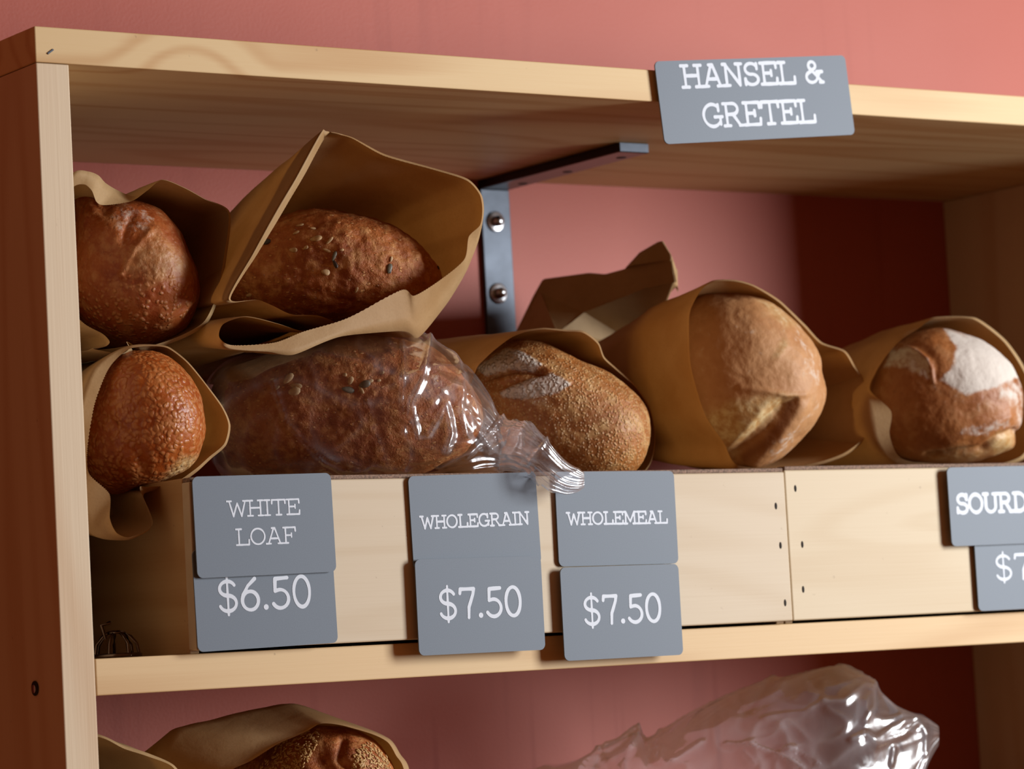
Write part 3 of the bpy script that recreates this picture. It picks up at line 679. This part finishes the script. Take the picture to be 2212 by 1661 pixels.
# ------------------------------------------------------------------ paper bags
def bag(label, rim, fold, stages, mat, crumple=.0022, per=26, group='brown paper bags', rows=7, seedv=0., name='paper_bag', base=None, serr=.0008):
    """rim / fold: lists of (px, py, y) with equal counts; stages: (length, scale, dir, zflat)"""
    R0 = catmull([at(*p) for p in rim], per); R1 = catmull([at(*p) for p in fold], per)
    n = len(R0); c = sum(R1, Vector())/n
    rings = []
    keys = [R0, R1]
    for stg in stages:
        if not isinstance(stg[0], float):
            keys.append(catmull([at(*p) for p in stg], per)); continue
        L, s, d, zf = stg
        d = Vector(d).normalized()
        ring = []
        for p in R1:
            q = (p-c)
            ring.append(c+Vector((q.x*s, q.y*s*.5, q.z*s*zf))+d*L)
        keys.append(ring)
    nk = len(keys); V = []; wts = []
    for a in range(nk-1):
        m = 3 if a == 0 else rows
        for j in range(m):
            t = j/m
            for k in range(n): V.append(keys[a][k].lerp(keys[a+1][k], t)); wts.append(0. if a == 0 else min(1., (a-1)+t+.12))
    V += keys[-1]; wts += [1.]*n
    cc = sum(keys[-1], Vector())/n
    rn = len(V)//n
    for k in range(0, n, 2): V[k] = V[k]+(R1[k]-R0[k]).normalized()*serr if (R1[k]-R0[k]).length > 1e-6 else V[k]
    out = []
    for i, v in enumerate(V):
        r = (v-c); r.y *= .2; r = r.normalized() if r.length > 1e-6 else Vector((0, 0, 1))
        q = v+Vector((seedv, seedv*.3, 0))
        cr = (abs(noise.noise(q*9.))*1.6-.35)+(abs(noise.noise(q*21.+Vector((3, 1, 2))))-.2)*.7
        out.append(v+r*crumple*cr*(wts[i]*1.2+.25))
    F = [(i*n+k, i*n+(k+1) % n, (i+1)*n+(k+1) % n, (i+1)*n+k) for i in range(rn-1) for k in range(n)]
    out.append(cc); F += [((rn-1)*n+k, (rn-1)*n+(k+1) % n, len(out)-1) for k in range(n)]
    o = mk(name, out, F, mat, None, True, origin=Vector((c.x, c.y+.1, min(v.z for v in out))))
    tag(o, label, 'paper bag', group)
    return o

rim = [(697, 306, .074), (716, 290, .060), (760, 299, .054), (830, 338, .055), (940, 368, .045), (1008, 390, .032), (1036, 420, .028), (1042, 452, .028), (1037, 486, .034),
       (1013, 511, .038), (1003, 560, .042), (950, 605, .044), (895, 638, .045), (866, 626, .046), (750, 687, .046), (655, 716, .047), (592, 740, .048),
       (502, 745, .052), (474, 728, .048), (483, 700, .054), (530, 685, .056), (600, 700, .060), (668, 718, .072), (735, 706, .085), (690, 682, .076),
       (630, 679, .070), (590, 661, .066), (555, 647, .064), (498, 645, .066), (556, 548, .070), (608, 462, .074), (658, 378, .078)]
fold = [(694, 286, .046), (706, 284, .052), (760, 296, .058), (830, 334, .059), (940, 364, .050), (1010, 386, .037), (1040, 419, .033), (1046, 452, .033), (1041, 489, .038),
        (1030, 530, .058), (1004, 592, .076), (962, 660, .084), (905, 728, .072), (870, 715, .056), (735, 728, .044), (634, 766, .043), (577, 760, .046),
        (495, 753, .051), (468, 730, .058), (478, 697, .062), (530, 683, .066), (600, 699, .072), (668, 719, .082), (738, 707, .098), (690, 684, .086),
        (630, 681, .080), (590, 663, .076), (548, 650, .070), (494, 645, .054), (546, 548, .046), (594, 462, .044), (646, 372, .044)]
bag('tall open paper bag standing up around the upper seeded loaf', rim, fold,
    ((.10, .90, (-.02, 1, -.02), .92), (.26, .82, (-.02, 1, -.10), .78), (.40, .8, (-.02, 1, -.14), .6)), M['kraft'], seedv=1.)

rim = [(158, 405, .090), (182, 399, .085), (198, 412, .080), (208, 436, .078), (225, 443, .080), (283, 435, .082), (318, 412, .078), (350, 389, .076), (395, 405, .085),
       (440, 430, .095), (492, 460, .110), (482, 560, .105), (466, 640, .100), (440, 694, .095), (395, 722, .090), (340, 742, .086), (300, 748, .082), (274, 737, .078), (279, 752, .076), (262, 763, .076),
       (225, 758, .084), (200, 752, .092), (228, 748, .086), (237, 738, .080), (222, 721, .082), (180, 697, .090), (130, 640, .095), (110, 540, .100), (125, 450, .098)]
fold = [(160, 372, .086), (190, 370, .086), (212, 378, .090), (228, 395, .094), (252, 410, .098), (288, 424, .096), (320, 408, .085), (350, 388, .081), (395, 404, .092),
        (440, 429, .102), (496, 459, .118), (488, 560, .115), (472, 640, .110), (446, 698, .105), (400, 728, .100), (345, 748, .096), (304, 756, .094), (281, 744, .094), (286, 757, .092), (264, 769, .092),
        (222, 764, .096), (190, 757, .102), (214, 752, .104), (224, 741, .102), (210, 727, .102), (165, 708, .10), (115, 650, .104), (95, 540, .108), (112, 430, .104)]
bag('paper bag around the ruddy loaf, its lip folded down, upper left', rim, fold,
    ((.08, .97, (.08, 1, .02), 1.0), (.22, .92, (.10, 1, -.05), .9), (.37, .88, (.10, 1, -.10), .7)), M['kraft2'], seedv=2.4)

rim = [(258, 770, .070), (285, 752, .070), (325, 748, .074), (362, 752, .076), (402, 781, .078), (440, 826, .080), (478, 879, .082), (493, 918, .082), (484, 958, .080), (452, 986, .076),
       (420, 1014, .066), (370, 1046, .056), (318, 1052, .046), (302, 1056, .042), (330, 1131, .026), (282, 1160, .022), (252, 1150, .026), (238, 1118, .030), (237, 1066, .036), (193, 1022, .044),
       (190, 968, .050), (204, 876, .058), (232, 802, .066)]
fold = [(240, 764, .076), (282, 746, .078), (325, 744, .082), (364, 749, .084), (404, 779, .086), (442, 824, .088), (480, 877, .090), (497, 918, .090), (488, 961, .088), (456, 990, .084),
        (424, 1019, .074), (375, 1052, .070), (322, 1062, .066), (310, 1075, .058), (326, 1138, .046), (285, 1164, .038), (252, 1166, .038), (215, 1160, .042), (180, 1130, .046), (165, 1060, .050),
        (160, 970, .056), (172, 876, .062), (200, 800, .070)]
bag('paper bag around the blistered loaf, hanging over the crate corner', rim, fold,
    ((.09, .96, (.14, 1, .06), .92), (.24, .94, (.16, 1, .09), .86), (.38, .95, (.16, 1, .12), .8)), M['kraft'], seedv=3.1)

rim = [(1028, 800, .095), (1045, 778, .092), (1070, 755, .090), (1104, 730, .088), (1139, 716, .088), (1177, 711, .090), (1222, 716, .092), (1259, 719, .094), (1291, 743, .100), (1304, 774, .104),
       (1330, 798, .106), (1372, 836, .110), (1402, 882, .112), (1414, 940, .112), (1404, 1000, .108), (1360, 1046, .100), (1290, 1062, .094), (1190, 1064, .090), (1100, 1035, .090), (1030, 965, .094), (1005, 880, .096)]
fold = [(p[0]*1.0+(1.5 if p[0] > 1200 else -3), p[1]-3 if p[1] < 900 else p[1]+3, p[2]+.010) for p in rim]
bag('paper bag around the wholemeal loaf, between the wrapped loaf and the large golden loaf', rim, fold,
    ((.08, 1.0, (-.05, 1, .08), .96), (.20, .95, (-.05, 1, .12), .85), (.33, .85, (-.05, 1, .10), .35)), M['kraft'], seedv=4.6)

rim = [(1592, 1004, .040), (1563, 955, .044), (1526, 901, .048), (1506, 844, .050), (1491, 781, .052), (1489, 686, .056), (1500, 651, .060), (1519, 622, .064), (1544, 608, .068), (1589, 608, .074),
       (1630, 620, .080), (1684, 654, .096), (1735, 704, .104), (1772, 742, .106), (1822, 760, .104), (1844, 792, .102), (1866, 826, .100), (1845, 850, .112), (1838, 878, .108), (1862, 905, .096), (1874, 938, .090),
       (1824, 978, .080), (1760, 1000, .070), (1680, 1010, .056)]
fold = [(1588, 1012, .050), (1559, 960, .053), (1522, 904, .057), (1502, 846, .060), (1487, 781, .062), (1485, 685, .066), (1497, 648, .070), (1517, 619, .074), (1543, 605, .078), (1590, 605, .084),
        (1632, 617, .090), (1686, 650, .106), (1738, 700, .114), (1775, 739, .114), (1825, 757, .114), (1847, 790, .112), (1869, 826, .110), (1850, 852, .124), (1842, 878, .120), (1866, 905, .108), (1878, 940, .102),
        (1828, 983, .094), (1764, 1006, .086), (1684, 1018, .072)]
bag('big paper bag around the large golden loaf, centre right', rim, fold,
    ((.10, .93, (-.04, 1, -.01), .93), (.24, .80, (-.05, 1, -.02), .76), (.34, .7, (-.05, 1, -.04), .3)), M['kraft'], seedv=5.2, crumple=.0018)

rim = [(1880, 843, .080), (1891, 807, .082), (1915, 769, .084), (1944, 737, .086), (1983, 711, .088), (2002, 696, .088), (2020, 688, .088), (2060, 686, .088), (2102, 689, .090), (2132, 708, .094),
       (2170, 740, .098), (2200, 782, .100), (2224, 830, .102), (2236, 890, .102), (2230, 945, .098), (2205, 985, .090), (2150, 1004, .080), (2085, 1008, .072), (2015, 1000, .066), (1976, 998, .062), (1950, 991, .060), (1934, 975, .060),
       (1922, 936, .062), (1925, 888, .064)]
fold = [(1872, 838, .090), (1886, 803, .092), (1911, 764, .094), (1940, 732, .096), (1979, 706, .098), (2000, 692, .098), (2018, 685, .098), (2060, 683, .098), (2104, 685, .100), (2135, 704, .104),
        (2174, 736, .108), (2205, 778, .110), (2230, 830, .112), (2242, 890, .112), (2236, 950, .108), (2210, 992, .100), (2150, 1012, .092), (2085, 1014, .084), (2010, 1008, .078), (1965, 1006, .074), (1930, 1000, .072), (1905, 980, .072),
        (1885, 945, .074), (1872, 890, .080)]
bag('paper bag around the flour dusted loaf, far right', rim, fold,
    ((.09, .97, (-.06, 1, .0), .96), (.22, .90, (-.06, 1, -.02), .80), (.33, .8, (-.06, 1, -.04), .35)), M['kraft2'], seedv=6.9)

rim = [(500, 1664, .085), (541, 1644, .085), (599, 1608, .085), (640, 1590, .085), (664, 1579, .085), (693, 1563, .086), (736, 1566, .088), (805, 1586, .092), (838, 1604, .094), (855, 1632, .094), (872, 1664, .094),
       (885, 1780, .094), (880, 1920, .09), (760, 2010, .085), (600, 2010, .085), (470, 1960, .088), (440, 1820, .09), (460, 1710, .088)]
fold = [(490, 1662, .095), (535, 1640, .096), (594, 1604, .096), (637, 1586, .096), (662, 1575, .096), (693, 1560, .096), (738, 1563, .098), (808, 1583, .102), (842, 1602, .104), (861, 1632, .104), (879, 1664, .104),
        (890, 1780, .104), (886, 1924, .10), (760, 2014, .095), (600, 2014, .095), (460, 1965, .098), (428, 1820, .10), (450, 1705, .098)]
bag('paper bag around the sesame loaf on the lower shelf', rim, fold,
    ([(338, 1664, .17), (345, 1612, .17), (376, 1575, .17), (476, 1549, .18), (560, 1531, .18), (621, 1517, .18), (668, 1527, .18), (769, 1563, .17), (838, 1594, .16), (862, 1630, .15), (881, 1664, .14),
      (892, 1780, .14), (880, 1928, .14), (740, 2018, .14), (560, 2018, .14), (400, 1965, .15), (340, 1820, .16), (335, 1720, .17)], (.34, .9, (-.10, 1, -.05), .6)), M['kraft'], seedv=8.3)
rim = [(60, 1640, .10), (130, 1590, .10), (215, 1592, .10), (270, 1618, .10), (318, 1634, .10), (372, 1656, .10), (392, 1700, .10), (400, 1850, .10), (370, 2000, .09), (230, 2040, .09), (100, 2020, .09), (50, 1820, .10)]
fold = [(58, 1636, .11), (130, 1585, .11), (215, 1587, .11), (272, 1612, .11), (322, 1628, .11), (378, 1654, .11), (397, 1700, .11), (406, 1850, .11), (374, 2006, .10), (230, 2046, .10), (95, 2024, .10), (44, 1820, .11)]
bag('paper bag corner behind the left side panel on the lower shelf', rim, fold,
    ((.07, 1.0, (0, 1, .15), 1.03), (.20, .95, (0, 1, .05), .9), (.31, .9, (0, 1, -.05), .5)), M['kraft2'], seedv=9.1)

# folded-over bag lying behind, its closed top sticking up
def folded_bag():
    P = {'a': (1112, 725, .33), 'b': (1150, 640, .33), 'c': (1172, 601, .335), 'd': (1272, 589, .35), 'e': (1307, 592, .35), 'f': (1348, 581, .345), 'g': (1380, 544, .35), 'h': (1430, 516, .355),
         'i': (1450, 550, .345), 'j': (1452, 562, .335), 'k': (1458, 606, .335), 'l': (1392, 620, .32), 'm': (1262, 674, .305), 'n': (1165, 632, .318), 'o': (1205, 712, .30), 'p': (1150, 745, .31),
         'q': (1400, 760, .32), 'r': (1463, 585, .36), 's': (1462, 620, .37), 't': (1380, 700, .44), 'u': (1170, 640, .46), 'v': (1130, 760, .44), 'w': (1330, 600, .44), 'x': (1430, 548, .365), 'y': (1360, 574, .335)}
    for k in 'abcdefghijklmn': P[k] = (P[k][0], P[k][1], .47-(P[k][0]-1112)*.00068)
    P['q'] = (1400, 760, .37); P['o'] = (1205, 715, .37)
    for k in 'rsxy': P[k] = (P[k][0], P[k][1], .27)
    P['y'] = (1360, 574, .29)
    ids = list(P); V = [at(*P[k]) for k in ids]; I = {k: i for i, k in enumerate(ids)}
    fs = ['anb', 'bnc', 'cnm', 'cmd', 'dme', 'emlf', 'flkj', 'fjy', 'yjih', 'yhgf', 'nom', 'anop', 'omlq', 'poq', 'hir', 'ijr', 'jkr', 'krs', 'hrx', 'rsx', 'ghx', 'gxf', 'lkq', 'kstq', 'cdwu', 'dew', 'efw', 'fxw', 'xsw', 'swt', 'bcu', 'abuv', 'wtu', 'utv', 'tqpv', 'apv']
    F = [tuple(I[c] for c in f) for f in fs]
    o = mk('paper_bag', V, F, M['kraft2'], None, False)
    m = o.modifiers.new('bevel', 'BEVEL'); m.width = .002; m.segments = 2; m.limit_method = 'NONE'
    tag(o, 'folded brown paper bag behind the large golden loaf, its closed top sticking up', 'paper bag', 'brown paper bags')
folded_bag()

# ------------------------------------------------------------------ clear plastic bags
def crease_field(q, f):
    """sharp ridges along the zero lines of a warped noise, smooth film between them"""
    w = Vector((noise.noise(q*f*.6), noise.noise(q*f*.6+Vector((5, 2, 8))), noise.noise(q*f*.6+Vector((1, 9, 4)))))*.35
    a = abs(noise.noise(q*f+w)); b = abs(noise.noise(q*f*2.1+w+Vector((3, 3, 3))))
    return max(0., 1-a*3.2)**2.2, max(0., 1-b*3.2)**2.2
def film_bag(label, st, mat, amp, per=14, U=260, seedv=0., f=9., folds=(), pw=.75):
    """st: stations (px, top, bottom, y, half depth, wrinkle)"""
    Vs = [Vector((s[0], s[1], s[2])) for s in st]; Ws = [Vector((s[3], s[4], s[5], s[6] if len(s) > 6 else 0.)) for s in st]
    A = catmull(Vs, per, False); B = catmull(Ws, per, False)
    V = []
    for a, b in zip(A, B):
        pt = at(a.x, a.y, b.x); pb = at(a.x, a.z, b.x); c = (pt+pb)/2; h = (pt-pb)/2
        for k in range(U):
            t = 2*math.pi*k/U
            s_, c_ = math.sin(t), math.cos(t)
            e = lambda x: math.copysign(abs(x)**pw, x)
            tw = t+.5*noise.noise(Vector((a.x*.006, 3., t*.8)))
            g = 1-b.w*.55*(abs(math.sin(tw*4.5+a.x*.004))**.7)-b.w*.3*abs(math.sin(tw*11+1.))
            V.append((c+h*(e(s_)*(g*.22+.78))-fw*(b.y*e(c_)*g), (h.normalized()*s_-fw*c_), b.z, b.w*.9))
    PX = np.array([pix(v[0]) for v in V]); fr = np.zeros(len(V)); NF = np.array([v[1].dot(fw) for v in V])
    for pl, w, hgt in folds:
        dmin = np.full(len(V), 1e9)
        for (ax, ay), (bx, by) in zip(pl[:-1], pl[1:]):
            t = np.clip(((PX[:, 0]-ax)*(bx-ax)+(PX[:, 1]-ay)*(by-ay))/((bx-ax)**2+(by-ay)**2), 0, 1)
            dmin = np.minimum(dmin, np.hypot(PX[:, 0]-ax-t*(bx-ax), PX[:, 1]-ay-t*(by-ay)))
        fr = np.maximum(fr, hgt*np.maximum(0, 1-dmin/w)**1.5)
    fr *= NF < .1
    out = []; cr = []; vi = 0
    for v, n, w, hz_ in V:
        q = Vector((v.x*.55+v.z*.35, v.y, v.z*.8-v.x*.25))+Vector((seedv, 0, seedv))
        r1, r2 = crease_field(q, f)
        slow = noise.noise(q*7.)*.45+noise.noise(q*26.)*.18
        f_ = float(fr[vi]); vi += 1
        out.append(v+n*(amp*w*(r1*.8+r2*.45+slow)+f_)); cr.append(min(1., (r1**3*.8+r2**3*.5)*min(1., w)+max(0., f_/.005-.45)+hz_))
    rn = len(out)//U
    F = [(i*U+k, i*U+(k+1) % U, (i+1)*U+(k+1) % U, (i+1)*U+k) for i in range(rn-1) for k in range(U)]
    o = mk('plastic_bag', out, F, mat, None, True)
    a = o.data.attributes.new('crease', 'FLOAT', 'POINT'); a.data.foreach_set('value', cr)
    tag(o, label, 'plastic bag', 'clear plastic bags')
    return o
film_bag('clear plastic bag around the wholegrain loaf, its loose end hanging over the crate edge',
    [(440, 890, 905, .252, .004, .2, 0), (452, 820, 980, .248, .05, .3, 0), (500, 776, 1040, .235, .085, .4, 0), (575, 758, 1056, .213, .092, .5, 0), (650, 738, 1058, .191, .094, .5, 0), (727, 718, 1056, .169, .094, .55, 0),
     (800, 711, 1052, .148, .094, .7, 0), (870, 720, 1050, .128, .092, .9, .02), (925, 734, 1046, .112, .090, 1.1, .05), (975, 766, 1040, .097, .084, 1.2, .09), (1020, 804, 1034, .084, .070, 1.2, .14), (1052, 846, 1026, .074, .046, 1., .2),
     (1078, 892, 1018, .062, .026, .8, .3), (1100, 906, 1014, .034, .018, .7, .35), (1130, 910, 1024, -.002, .017, .7, .4), (1158, 926, 1044, -.026, .017, .7, .42), (1185, 954, 1058, -.036, .015, .7, .42), (1220, 994, 1064, -.038, .011, .6, .4),
     (1248, 1016, 1058, -.038, .008, .5, .35), (1262, 1024, 1050, -.037, .006, .4, .3)],
    M['film'], .007, seedv=2., f=11., folds=(
     ([(932, 739), (913, 827), (888, 872), (885, 897)], 13, .006), ([(888, 872), (904, 944), (926, 941), (964, 875), (977, 935), (964, 973)], 13, .007),
     ([(1005, 821), (996, 890), (1008, 935)], 15, .007), ([(1005, 821), (1027, 868), (1040, 913), (1037, 935)], 13, .006), ([(869, 739), (874, 792), (867, 872), (872, 935)], 9, .004),
     ([(803, 919), (818, 954), (834, 1001)], 8, .004), ([(793, 865), (803, 900), (815, 903)], 7, .003), ([(765, 1017), (803, 1001), (834, 1008), (885, 1014)], 9, .004),
     ([(1008, 985), (1059, 935), (1094, 897)], 11, .006), ([(948, 1004), (1011, 976), (1075, 941), (1084, 954), (1056, 970)], 11, .006), ([(600, 903), (663, 954), (727, 995)], 8, .003),
     ([(590, 827), (619, 909), (657, 953), (701, 994), (742, 1016)], 8, .004), ([(1097, 982), (1138, 1001), (1182, 954)], 9, .004), ([(1125, 1027), (1154, 1014), (1163, 1042)], 9, .004), ([(1094, 935), (1122, 919)], 9, .004)))
film_bag('loosely crumpled clear plastic bag on the lower shelf at the right',
    [(1120, 1668, 1700, 0.360, 0.010, 0.4, 0.00), (1180, 1655, 1800, 0.344, 0.050, 0.8, 0.00), (1280, 1628, 1950, 0.318, 0.080, 1.0, 0.00), (1372, 1590, 1990, 0.294, 0.090, 1.1, 0.00), (1402, 1608, 2000, 0.287, 0.100, 1.0, 0.00), (1470, 1562, 2010, 0.269, 0.100, 0.8, 0.00), (1560, 1515, 2010, 0.246, 0.100, 0.7, 0.00), (1640, 1490, 2005, 0.225, 0.100, 0.7, 0.00), (1720, 1466, 2000, 0.204, 0.100, 0.7, 0.00), (1800, 1450, 1990, 0.183, 0.100, 0.7, 0.00), (1856, 1464, 1960, 0.169, 0.090, 0.9, 0.01), (1912, 1508, 1900, 0.154, 0.070, 1.0, 0.05), (1960, 1534, 1780, 0.142, 0.050, 1.1, 0.09), (1998, 1546, 1660, 0.132, 0.030, 0.9, 0.12), (2026, 1566, 1610, 0.124, 0.012, 0.5, 0.15)],
    M['film2'], .012, seedv=5., f=12., folds=(
     ([(1749, 1536), (1779, 1519), (1824, 1521), (1869, 1489), (1889, 1501), (1889, 1536), (1869, 1561)], 13, .006), ([(1894, 1602), (1925, 1582), (1980, 1566)], 11, .006), ([(1894, 1612), (1950, 1594), (1980, 1570)], 10, .005),
     ([(1517, 1604), (1447, 1652)], 13, .006), ([(1568, 1607), (1628, 1614), (1693, 1637), (1733, 1659)], 11, .006), ([(1286, 1632), (1316, 1647), (1361, 1622), (1381, 1592)], 12, .006), ([(1603, 1622), (1628, 1652)], 10, .005),
     ([(1698, 1622), (1723, 1622), (1769, 1652)], 11, .005), ([(1930, 1620), (1925, 1652)], 10, .005), ([(1840, 1600), (1870, 1590), (1890, 1605)], 14, .006), ([(1650, 1560), (1700, 1545), (1740, 1540)], 9, .003)))

# ------------------------------------------------------------------ small dark metal piece on the shelf
def metal_piece():
    b = at(252, 1408, .075); z0 = -HS
    r = thing('metal_strainer', (b.x, b.y, z0), 'small dark slotted metal piece on the shelf beside the left crate', 'metal piece')
    c = Vector((b.x, b.y, z0))
    mk('base_ring', *disc(c, (0, 0, 1), .026, .005, 40), M['dark_metal'], r)
    def tube(pts, rad, name):
        V, F = [], []; U = 8
        for i, p in enumerate(pts):
            d = (pts[min(i+1, len(pts)-1)]-pts[max(i-1, 0)]).normalized(); a = d.orthogonal().normalized(); bb = d.cross(a)
            for k in range(U): V.append(p+(a*math.cos(k*math.pi/4)+bb*math.sin(k*math.pi/4))*rad)
        for i in range(len(pts)-1):
            for k in range(U): F.append((i*U+k, i*U+(k+1) % U, (i+1)*U+(k+1) % U, (i+1)*U+k))
        return mk(name, V, F, M['dark_metal'], r)
    for k in range(7):
        a = 2*math.pi*k/7+.3
        tube([c+Vector((math.cos(a)*q, math.sin(a)*q, .004+h)) for q, h in ((.023, 0), (.021, .010), (.015, .018), (.008, .022), (.003, .023))], .0016, 'rib')
    mk('cap', *disc(c+Vector((0, 0, .025)), (0, 0, 1), .010, .002, 20), M['dark_metal'], r)
    tube([c+Vector((-.012, 0, .02)), c+Vector((-.016, .0, .034)), c+Vector((-.006, .0, .037))], .0018, 'hook')
metal_piece()
